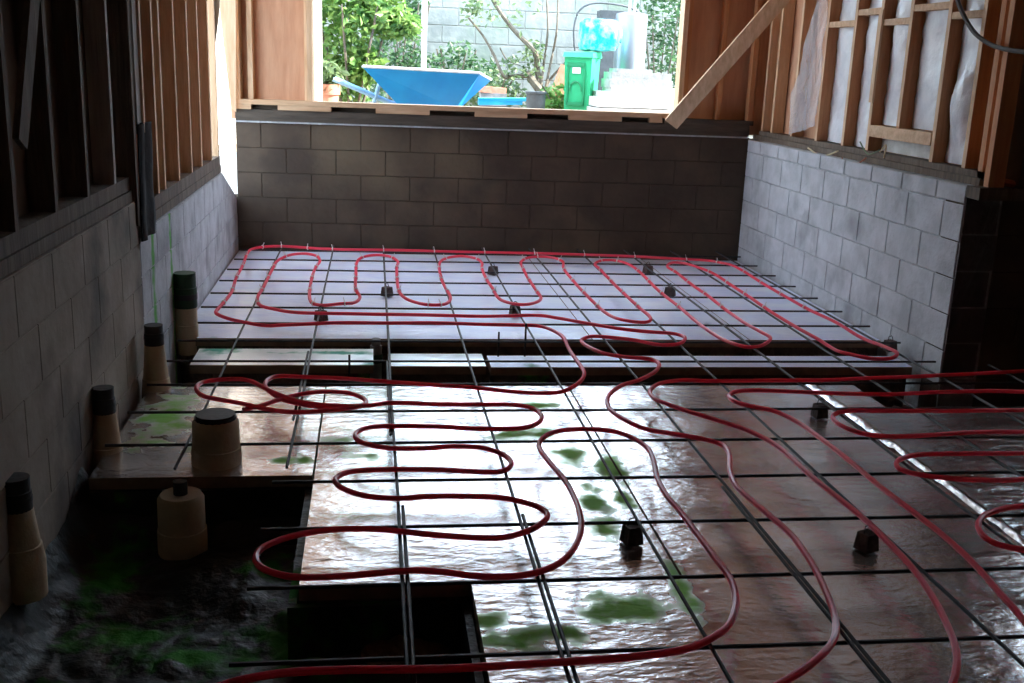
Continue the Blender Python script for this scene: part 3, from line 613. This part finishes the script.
for k, T in enumerate((T1, T2, T3, T4, T5)):
    P = [tuple(map(float, s_.split(','))) for s_ in T.split()]
    zb = .0265 if k != 1 else .028
    W = [at(u, v, 2, zb) for u, v in P]
    sp = spline(W, 6)
    for i, p in enumerate(sp): p.z = zb + .004*noise.noise(Vector((p.x*2, p.y*2, k*7)))
    if k == 1:
        for i in range(len(sp)):
            if i < 200: sp[i].z += .016*math.sin(math.pi*i/200)
    tube = MB().tube(sp, .0105, 8).build('heating_tube', 'pex', smooth=True)
    tag(tube, tl[k], 'tube', 'red heating tubes tied over the mesh')
    # white ties where the tube crosses the bars of the rear floor
    last = None
    for i in range(len(sp)-1):
        a, b = sp[i], sp[i+1]
        if a.y < -1.45 and k == 0 or k > 0: continue
        for j in range(-2, 4):
            yj = -j*S
            if (a.y-yj)*(b.y-yj) < 0:
                t = (yj-a.y)/(b.y-a.y); p = a.lerp(b, t); d = (b-a).normalized()
                inst('zip_tie', tie_me, tube, p, (0, 0, math.atan2(d.y, d.x)-math.pi/2))
        if abs(b.x-a.x) > abs(b.y-a.y)*3 and a.y > .5:
            for i_ in range(-2, 8):
                if (a.x-i_*S)*(b.x-i_*S) < 0:
                    t = (i_*S-a.x)/(b.x-a.x); inst('zip_tie', tie_me, tube, a.lerp(b, t), (0, 0, math.pi/2))

# ================================================================ OUTSIDE
g = MB().grid(lambda u, v: (-9+20*u, 1.52+16*v, ZG+.03*noise.noise(Vector((u*30, v*24, 1)))), 60, 50)
g.f = [tuple(reversed(q)) for q in g.f]
struct(g.build('ground', 'ground'), 'pale earth of the garden')
struct(MB().box(-9, -1.42, -9.5, 1.5, .2, .45).build('ground_side', 'ground'), 'side yard ground beyond the left gap')
struct(MB().hexa([(-2.3, 1.55, .2), (-2.2, 1.48, .2), (-1.15, 2.75, .2), (-1.25, 2.82, .2)], [(-2.3, 1.55, 2.3), (-2.2, 1.48, 2.3), (-1.15, 2.75, 2.3), (-1.25, 2.82, 2.3)]).build('wall_sun_catcher', 'stucco'), 'pale wall added to catch the sun beyond the gap at the left corner')  # added wall, turned to the sun so the corner gap reads bright
o = MB().box(-.045, .045, -.045, .045, ZG-.05, 2.9).build('glare_post', 'post'); o.location = (-.575, 1.60, 0); o.rotation_euler = (0, 0, .8); struct(o, 'white post added to catch the sun, for the glare at the left jamb of the opening')  # added post, angled sunward to give the glare along the jamb
YG = 5.7
gw = MB().box(-6, 9, YG+.012, YG+.3, ZG-.2, 2.75).build('wall_garden', 'gmortar'); struct(gw, 'garden retaining wall of grey blocks')
gb = bevelled(.3964, .012, .192, .004, 'block', 'gblock')
for c in range(10):
    x = -1.9-(c % 2)*.2
    while x < 4.9:
        inst('block', gb, gw, (x+.2, YG, ZG+.02+c*.2032)); x += .4064

def leaves(n, fn, size, mname, name, parent, r=rng, droop=.3):
    mb = MB()
    for i in range(n):
        p = Vector(fn()); d = Vector((r.gauss(0, 1), r.gauss(0, 1), r.gauss(-droop, .6))).normalized(); s_ = size*r.uniform(.6, 1.3)
        sd_ = d.cross(Vector((r.gauss(0, 1), r.gauss(0, 1), r.gauss(0, 1)))).normalized()*s_*.26; nrm = d.cross(sd_).normalized()*s_*.08
        k = len(mb.v)
        mb.v += [tuple(p), tuple(p+d*s_*.5+sd_+nrm), tuple(p+d*s_), tuple(p+d*s_*.5-sd_+nrm)]; mb.f += [(k, k+1, k+2), (k, k+2, k+3)]
    o = mb.build(name, mname, parent); tag(o, kind='stuff'); return o
def ball(c, rad, zr=1.0, r=rng):
    def f():
        while True:
            v = Vector((r.uniform(-1, 1), r.uniform(-1, 1), r.uniform(-1, 1)))
            if .25 < v.length < 1: return (c[0]+v.x*rad, c[1]+v.y*rad, c[2]+v.z*rad*zr)
    return f
def multi(balls): return lambda: rng.choice(balls)()

# leafy bush at the left of the opening
e = empty('leafy_bush', (-.30, 3.3, ZG)); tag(e, 'bright leafy bush filling the left of the opening', 'bush')
st = MB()
for k in range(7):
    a = k*.9; st.tube(spline([(0, 0, 0), (.15*math.cos(a), .15*math.sin(a), .5), (.40*math.cos(a), .35*math.sin(a), 1.3)], 4), [.02]*4+[.014]*4+[.007], 6)
st.build('stems', 'bark', e)
bs = [ball((-.28, .05, 1.0), .32, 1.1), ball((.02, .0, 1.25), .38), ball((-.1, .1, .55), .28), ball((.28, .0, 1.30), .30, .8), ball((-.35, 0, 1.5), .35), ball((.1, .1, 1.7), .45), ball((.12, -.05, .75), .20), ball((.50, 0, 1.15), .16, .7)]
leaves(4200, multi(bs), .10, 'leaf', 'foliage', e)
# terracotta pot
p = at(327, 88, 1, 2.85); e = empty('plant_pot', (p.x, 2.85, ZG)); tag(e, 'terracotta pot at the lower left of the opening', 'pot')
MB().lathe([(.085, .0), (.11, .46), (.125, .465), (.125, .56), (.11, .56), (.10, .50)], n=20).build('pot', 'terracotta', e, True)
MB().lathe([(.10, .50), (.02, .53)], n=14).build('soil', 'soil', e)
leaves(90, ball((0, 0, .66), .13), .12, 'leaf_pale', 'sprouts', e)

# wheelbarrow, seen from its side: handles to the left, wheel to the right
e = empty('wheelbarrow', (.38, 2.35, ZG)); tag(e, 'bright blue wheelbarrow standing outside the opening', 'wheelbarrow')
rim = [(-.56, -.30, .74), (.48, -.33, .72), (.60, -.16, .665), (.60, .16, .665), (.48, .33, .72), (-.56, .30, .74)]
bot = [(-.22, -.20, .40), (.28, -.20, .40), (.32, -.1, .40), (.32, .1, .40), (.28, .20, .40), (-.22, .20, .40)]
tr_ = MB(); tr_.v = rim+bot; tr_.f = [(i, (i+1) % 6, (i+1) % 6+6, i+6) for i in range(6)]+[tuple(range(6, 12))]
tray = tr_.build('tray', 'barrow', e); sm = tray.modifiers.new('thickness', 'SOLIDIFY'); sm.thickness = .006
MB().tube(rim+[rim[0]], .011, 8).build('rim', 'barrow_rim', tray)
for s_ in (-1, 1):
    MB().tube([(-.82, .24*s_, .62), (-.3, .2*s_, .42), (.30, .12*s_, .36), (.68, .05*s_, .20)], .018, 8).build('handle', 'barrow_leg', e)
    MB().tube([(-.38, .21*s_, .70), (-.46, .22*s_, .42), (-.52, .22*s_, .0)], .016, 8).build('leg', 'barrow_leg', e)
    MB().tube([(-.40, .21*s_, .66), (-.18, .18*s_, .35), (-.12, .2*s_, .02)], .014, 8).build('brace', 'barrow_rim', e)
wh = MB()
for k in range(16):
    pass
wpts = [(.70+.16*math.cos(t), 0, .20+.16*math.sin(t)) for t in [i*2*math.pi/20 for i in range(21)]]
wheel = MB().tube(wpts, .042, 10, cap=False).build('wheel', 'rubber', e, True); MB().tube([(.70, -.07, .20), (.70, .07, .20)], .05, 12).build('hub', 'barrow_rim', wheel)
# blue planks, terracotta slab, dark tub to the right of it
for k, (u, v, wd, zz, ang, lab) in enumerate(((500, 103, .42, 0, .02, 'lowest bright blue plank beside the wheelbarrow'), (502, 99.5, .46, 1, -.04, 'topmost bright blue plank beside the wheelbarrow'))):
    p = at(u, v, 1, 2.75)
    o = MB().box(-wd/2, wd/2, -.07, .07, -.016, .016).build('blue_plank', 'bluewood'); o.location = (p.x, 2.75, p.z); o.rotation_euler = (0, -.035, ang); tag(o, lab, 'plank', 'blue planks')
p = at(500, 108, 1, 2.75)
tag(MB().box(p.x-.2, p.x+.2, 2.68, 2.82, ZG-.02, p.z+.015).build('crate', 'dkgrey'), 'dark crate carrying the blue planks beside the wheelbarrow', 'crate')
p = at(492, 90, 1, 3.15); o = MB().box(-.13, .13, -.09, .09, -.03, .03).build('clay_slab', 'terracotta'); o.location = (p.x, 3.15, p.z); o.rotation_euler = (0, .05, .1); tag(o, 'reddish clay slab behind the blue planks', 'slab')
tag(MB().box(p.x-.12, p.x+.14, 3.06, 3.24, ZG-.02, p.z-.028).build('crate', 'paver_grey'), 'grey block under the reddish clay slab', 'block')
p = at(536, 98, 1, 3.5); e = empty('plastic_tub', (p.x, 3.5, ZG)); tag(e, 'dark plastic tub between the blue planks and the tree', 'tub')
h = p.z-ZG+.06
MB().lathe([(.08, 0), (.105, h), (.095, h), (.07, .05)], n=18).build('body', 'dkgrey', e, True); MB().lathe([(.105, h-.02), (.115, h-.015), (.115, h+.004), (.105, h+.006)], n=18).build('rim', 'dkgrey', e, True)
# bare branching tree
tb = at(545, 108, 1, 4.5); e = empty('garden_tree', (tb.x, 4.5, ZG)); tag(e, 'bare branching tree in front of the garden wall', 'tree')
def br_(P, r0, r1):
    W_ = [at(u, v, 1, 4.5)-Vector((tb.x, 4.5, ZG)) for u, v in P]
    for i, q_ in enumerate(W_): q_.y += .06*math.sin(i*2.1)
    sp = spline(W_, 5); n = len(sp)
    return MB().tube(sp, [r0+(r1-r0)*i/(n-1) for i in range(n)], 7)
def zg(u): return (u, 152)
trunk = br_([(547, 150), (546, 120), (542, 96), (532, 80), (528, 72)], .07, .035).build('trunk', 'bark', e, True)
for P, r0, r1 in [([(541, 93), (538, 70), (534, 52), (514, 30), (495, 3), (486, -18)], .038, .018), ([(530, 76), (512, 76), (503, 76), (494, 55), (483, 35), (468, 18)], .026, .010),
                  ([(541, 85), (545, 60), (547, 30), (546, -10)], .016, .010), ([(545, 90), (553, 55), (556, 30), (558, -10)], .016, .010), ([(543, 92), (552, 78), (565, 62), (572, 54)], .02, .008), ([(500, 48), (508, 60), (520, 66)], .008, .005)]:
    br_(P, r0, r1).build('branch', 'bark', e, True)
o_ = Vector((tb.x, 4.5, ZG))
def pb(u, v, r, zr=1, Y=4.5): return ball(tuple(at(u, v, 1, Y)-o_), r, zr)
leaves(420, multi([pb(530, 62, .18), pb(515, 68, .15), pb(480, 8, .22), pb(535, 50, .12), pb(520, 8, .3), pb(475, 5, .1)]), .07, 'leaf_pale', 'foliage', e)
# shrubs along the garden wall
def shrub(name, u, v, Y, n, mname, lab, bl, size=.08):
    p = at(u, v, 1, Y); e = empty(name, (p.x, Y, ZG)); tag(e, lab, 'shrub', 'shrubs along the garden wall')
    st = MB()
    for k in range(5):
        a = k*1.3; st.tube(spline([(0, 0, 0), (.08*math.cos(a), .08*math.sin(a), .4), (.25*math.cos(a), .2*math.sin(a), max(.5, p.z-ZG+.1))], 4), .009, 5)
    st.build('stems', 'bark', e)
    leaves(n, multi([ball((dx, dy, p.z-ZG+dz), r, zr) for (dx, dy, dz, r, zr) in bl]), size, mname, 'foliage', e)
shrub('dark_shrub', 395, 45, 5.1, 1300, 'leaf_dark', 'dark green shrub behind the wheelbarrow, left of the white post', [(0, 0, 0, .38, .9), (.25, 0, -.25, .28, .8), (-.3, 0, .1, .3, 1), (0, 0, -.5, .35, 1)])
shrub('dark_shrub', 455, 58, 5.3, 800, 'leaf_dark', 'dark green shrub against the garden wall right of the white post', [(0, 0, 0, .28, .8), (.3, 0, -.15, .25, .7), (-.1, 0, -.4, .35, .7), (.4, 0, -.35, .3, .7)])
shrub('low_shrub', 495, 82, 4.9, 420, 'leaf_pale', 'low pale shrub at the foot of the bare tree', [(0, 0, 0, .22, .7), (.2, 0, -.15, .2, .7), (-.2, 0, -.15, .2, .7)])
shrub('grass_clump', 556, 95, 4.1, 500, 'leaf', 'light green clump of grass beside the green bin', [(0, 0, -.05, .16, 1.2), (.05, 0, -.3, .2, 1), (-.12, 0, -.25, .16, 1)], .12)
shrub('tall_shrub', 664, 25, 5.0, 1300, 'leaf_dark', 'tall dark shrub behind the grey water heater', [(0, 0, .1, .36, 1.1), (.1, 0, -.4, .36, 1), (.3, 0, .3, .4, 1), (-.1, 0, .5, .3, .8)])
shrub('creeper', 408, 12, 5.38, 260, 'leaf_dark', 'small hanging creeper on the garden wall left of the white post', [(0, 0, 0, .18, .7), (.1, 0, .15, .15, 1)])
# white post
p = at(424, 50, 1, 4.7); tag(MB().box(p.x-.03, p.x+.03, 4.67, 4.73, ZG-.02, 3.2).build('white_post', 'post'), 'slim white post standing behind the wheelbarrow', 'post')
# leaning clay board behind the bin
p = at(566, 76, 1, 4.3); o = MB().box(-.10, .10, -.02, .02, -.55, .10).build('clay_board', 'terracotta'); o.location = (p.x, 4.3, p.z); o.rotation_euler = (-.1, .35, 0); tag(o, 'reddish board leaning behind the green bin', 'board')
# wheeled bin
pl_, pr_ = at(567, 52, 1, 3.4), at(596, 52, 1, 3.4)
W0 = pr_.x-pl_.x; zt = pl_.z; e = empty('wheeled_bin', ((pl_.x+pr_.x)/2-.03, 3.4, ZG), -.38); tag(e, 'green wheeled bin beside the pale stacked slabs', 'bin')
hw = W0/2; Hb = zt-ZG
MB().hexa([(-hw*.80, .03, .05), (hw*.80, .03, .05), (hw*.80, .42, .05), (-hw*.80, .42, .05)], [(-hw*.95, 0, Hb-.05), (hw*.95, 0, Hb-.05), (hw*.95, .48, Hb-.05), (-hw*.95, .48, Hb-.05)]).build('body', 'bin', e)
lid = MB().hexa([(-hw*1.04, -.03, Hb-.048), (hw*1.04, -.03, Hb-.048), (hw*1.04, .52, Hb-.048), (-hw*1.04, .52, Hb-.048)], [(-hw*1.0, -.01, Hb), (hw*1.0, -.01, Hb), (hw*.98, .5, Hb+.02), (-hw*.98, .5, Hb+.02)]).build('lid', 'bin', e)
for (x0, x1, z0, z1) in ((-hw*.72, -hw*.62, .42, Hb-.12), (hw*.42, hw*.52, .42, Hb-.12), (-hw*.72, hw*.52, Hb-.14, Hb-.10), (-hw*.72, hw*.52, .42, .45)):
    MB().box(x0, x1, -.012, .03, z0, z1).build('panel_rib', 'bin_dark', e)
arc = [(-.10*hw+.42*hw*math.cos(t), .0, .56+.10*math.sin(t)) for t in [i*math.pi/8 for i in range(9)]]
MB().tube(arc, .008, 6).build('moulded_arc', 'bin_dark', e); MB().box(-hw*.35, hw*.20, -.010, .02, .74, .80).build('sticker', 'white', e)
for s_ in (-1, 1):
    MB().tube([(s_*hw*.9-.03, .44, .10), (s_*hw*.9+.03, .44, .10)], .10, 16).build('wheel', 'rubber', e)
MB().tube([(-hw*.9, .53, Hb-.04), (hw*.9, .53, Hb-.04)], .014, 8).build('handle', 'bin_dark', e)
# turquoise bag on the bin
c = at(598, 37, 1, 3.66); bh = .17
def bagf(u, v):
    t = 2*math.pi*u; ph = -math.pi/2+math.pi*v
    cx, sx, cz = math.cos(t), math.sin(t), math.sin(ph); cp = max(0.0, math.cos(ph))
    sg = lambda a, k: math.copysign(abs(a)**k, a)
    d = Vector((sg(cx, .30)*cp**.28, sg(sx, .30)*cp**.28, sg(cz, .30)))
    n_ = 1+.10*noise.noise(d*2.2)+.05*noise.noise(d*6)
    return (d.x*.185*n_, d.y*.15*n_, d.z*.16*n_)
o = MB().grid(bagf, 40, 22); o.f = [tuple(reversed(q)) for q in o.f]
e2 = empty('plastic_bag', (c.x, 3.66, zt+.185)); tag(e2, 'full turquoise plastic bag lying on top of the green bin', 'bag')
o.build('bag', 'bag', e2, True); MB().tube(spline([(.16, -.05, .10), (.23, -.04, .06), (.235, -.04, -.06), (.18, -.05, -.12)], 5), .014, 7).build('strap', 'bag', e2, True)
# water heater
p = at(632, 14, 1, 4.0); rr = .172; e = empty('water_heater', (p.x, 4.0, ZG)); tag(e, 'tall silver grey water heater tank behind the stacked slabs', 'water heater')
H_ = p.z-ZG
MB().lathe([(rr*.95, 0), (rr, .03), (rr, H_-.02), (rr*.96, H_)], n=36).build('tank', 'heater', e, True)
MB().lathe([(rr*.97, H_), (rr*.5, H_+.02), (.02, H_+.025)], n=36).build('top', 'dkgrey', e, True)
MB().tube([(-.03, 0, H_), (-.03, 0, H_+.16)], .012, 8).build('pipe', 'barrow_rim', e); MB().tube([(.03, .02, H_), (.03, .02, H_+.30)], .010, 8).build('pipe', 'barrow_rim', e)
for (du, z0, z1) in ((.55, .95*H_-.06, .95*H_-.01), (.55, H_-.56, H_-.38)):
    a0 = -math.pi/2+du-.15
    lb = MB().grid(lambda u, v: (rr*1.004*math.cos(a0+.42*u), rr*1.004*math.sin(a0+.42*u), z0+(z1-z0)*v), 8, 1)
    lb.build('label_plate', 'white', e)
p = at(600, 24, 1, 4.6)
pts = spline([at(u, v, 1, 4.5) for u, v in ((575, 52), (574, 28), (580, 10), (596, 3), (625, 6), (640, 13))], 6)
tag(MB().tube(pts, .012, 7).build('garden_hose', 'dkgrey', smooth=True), 'dark hose arching above the turquoise bag', 'hose')
# dark crate behind bag and heater
p0, p1 = at(598, 58, 1, 4.75), at(640, 12, 1, 4.75)
tag(MB().box(p0.x, p1.x, 4.7, 4.95, ZG-.02, p1.z).build('grey_panel', 'dkgrey'), 'dark grey panel standing behind the bag and the heater', 'panel')
# stacked pale slabs in steps
yS = 3.05
def slab(u0, u1, v0, v1, Y0, Y1, m, lab, jx=0):
    a, b = at(u0, v1, 1, Y0), at(u1, v0, 1, Y0)
    tag(MB().box(a.x, b.x, Y0, Y1, a.z+.002, b.z-.002).build('stone_slab', m), lab, 'slab', 'pale slabs stacked beside the bin')
slab(617, 652, 69.5, 74, yS+.12, yS+.5, 'paver_grey', 'small thin slab topmost of the pale stack')
slab(612, 672, 74, 80.5, yS+.08, yS+.5, 'paver_grey', 'long grey slab second from the top of the pale stack')
slab(610, 673, 81, 88, yS+.05, yS+.5, 'paver_grey', 'long grey slab third from the top of the pale stack')
slab(612, 676, 88.5, 93.5, yS+.02, yS+.5, 'paver', 'pale slab in the middle of the stack')
slab(603, 676, 94, 99.5, yS-.05, yS+.5, 'paver', 'pale slab forming the second step of the stack')
slab(597, 677, 100, 107, yS-.12, yS+.5, 'paver', 'pale slab forming the lowest visible step of the stack')
a = at(596, 108, 1, yS-.15)
tag(MB().box(a.x, a.x+.9, yS-.15, yS+.5, ZG-.02, a.z).build('stone_block', 'paver'), 'pale block at the foot of the stacked slabs', 'block')
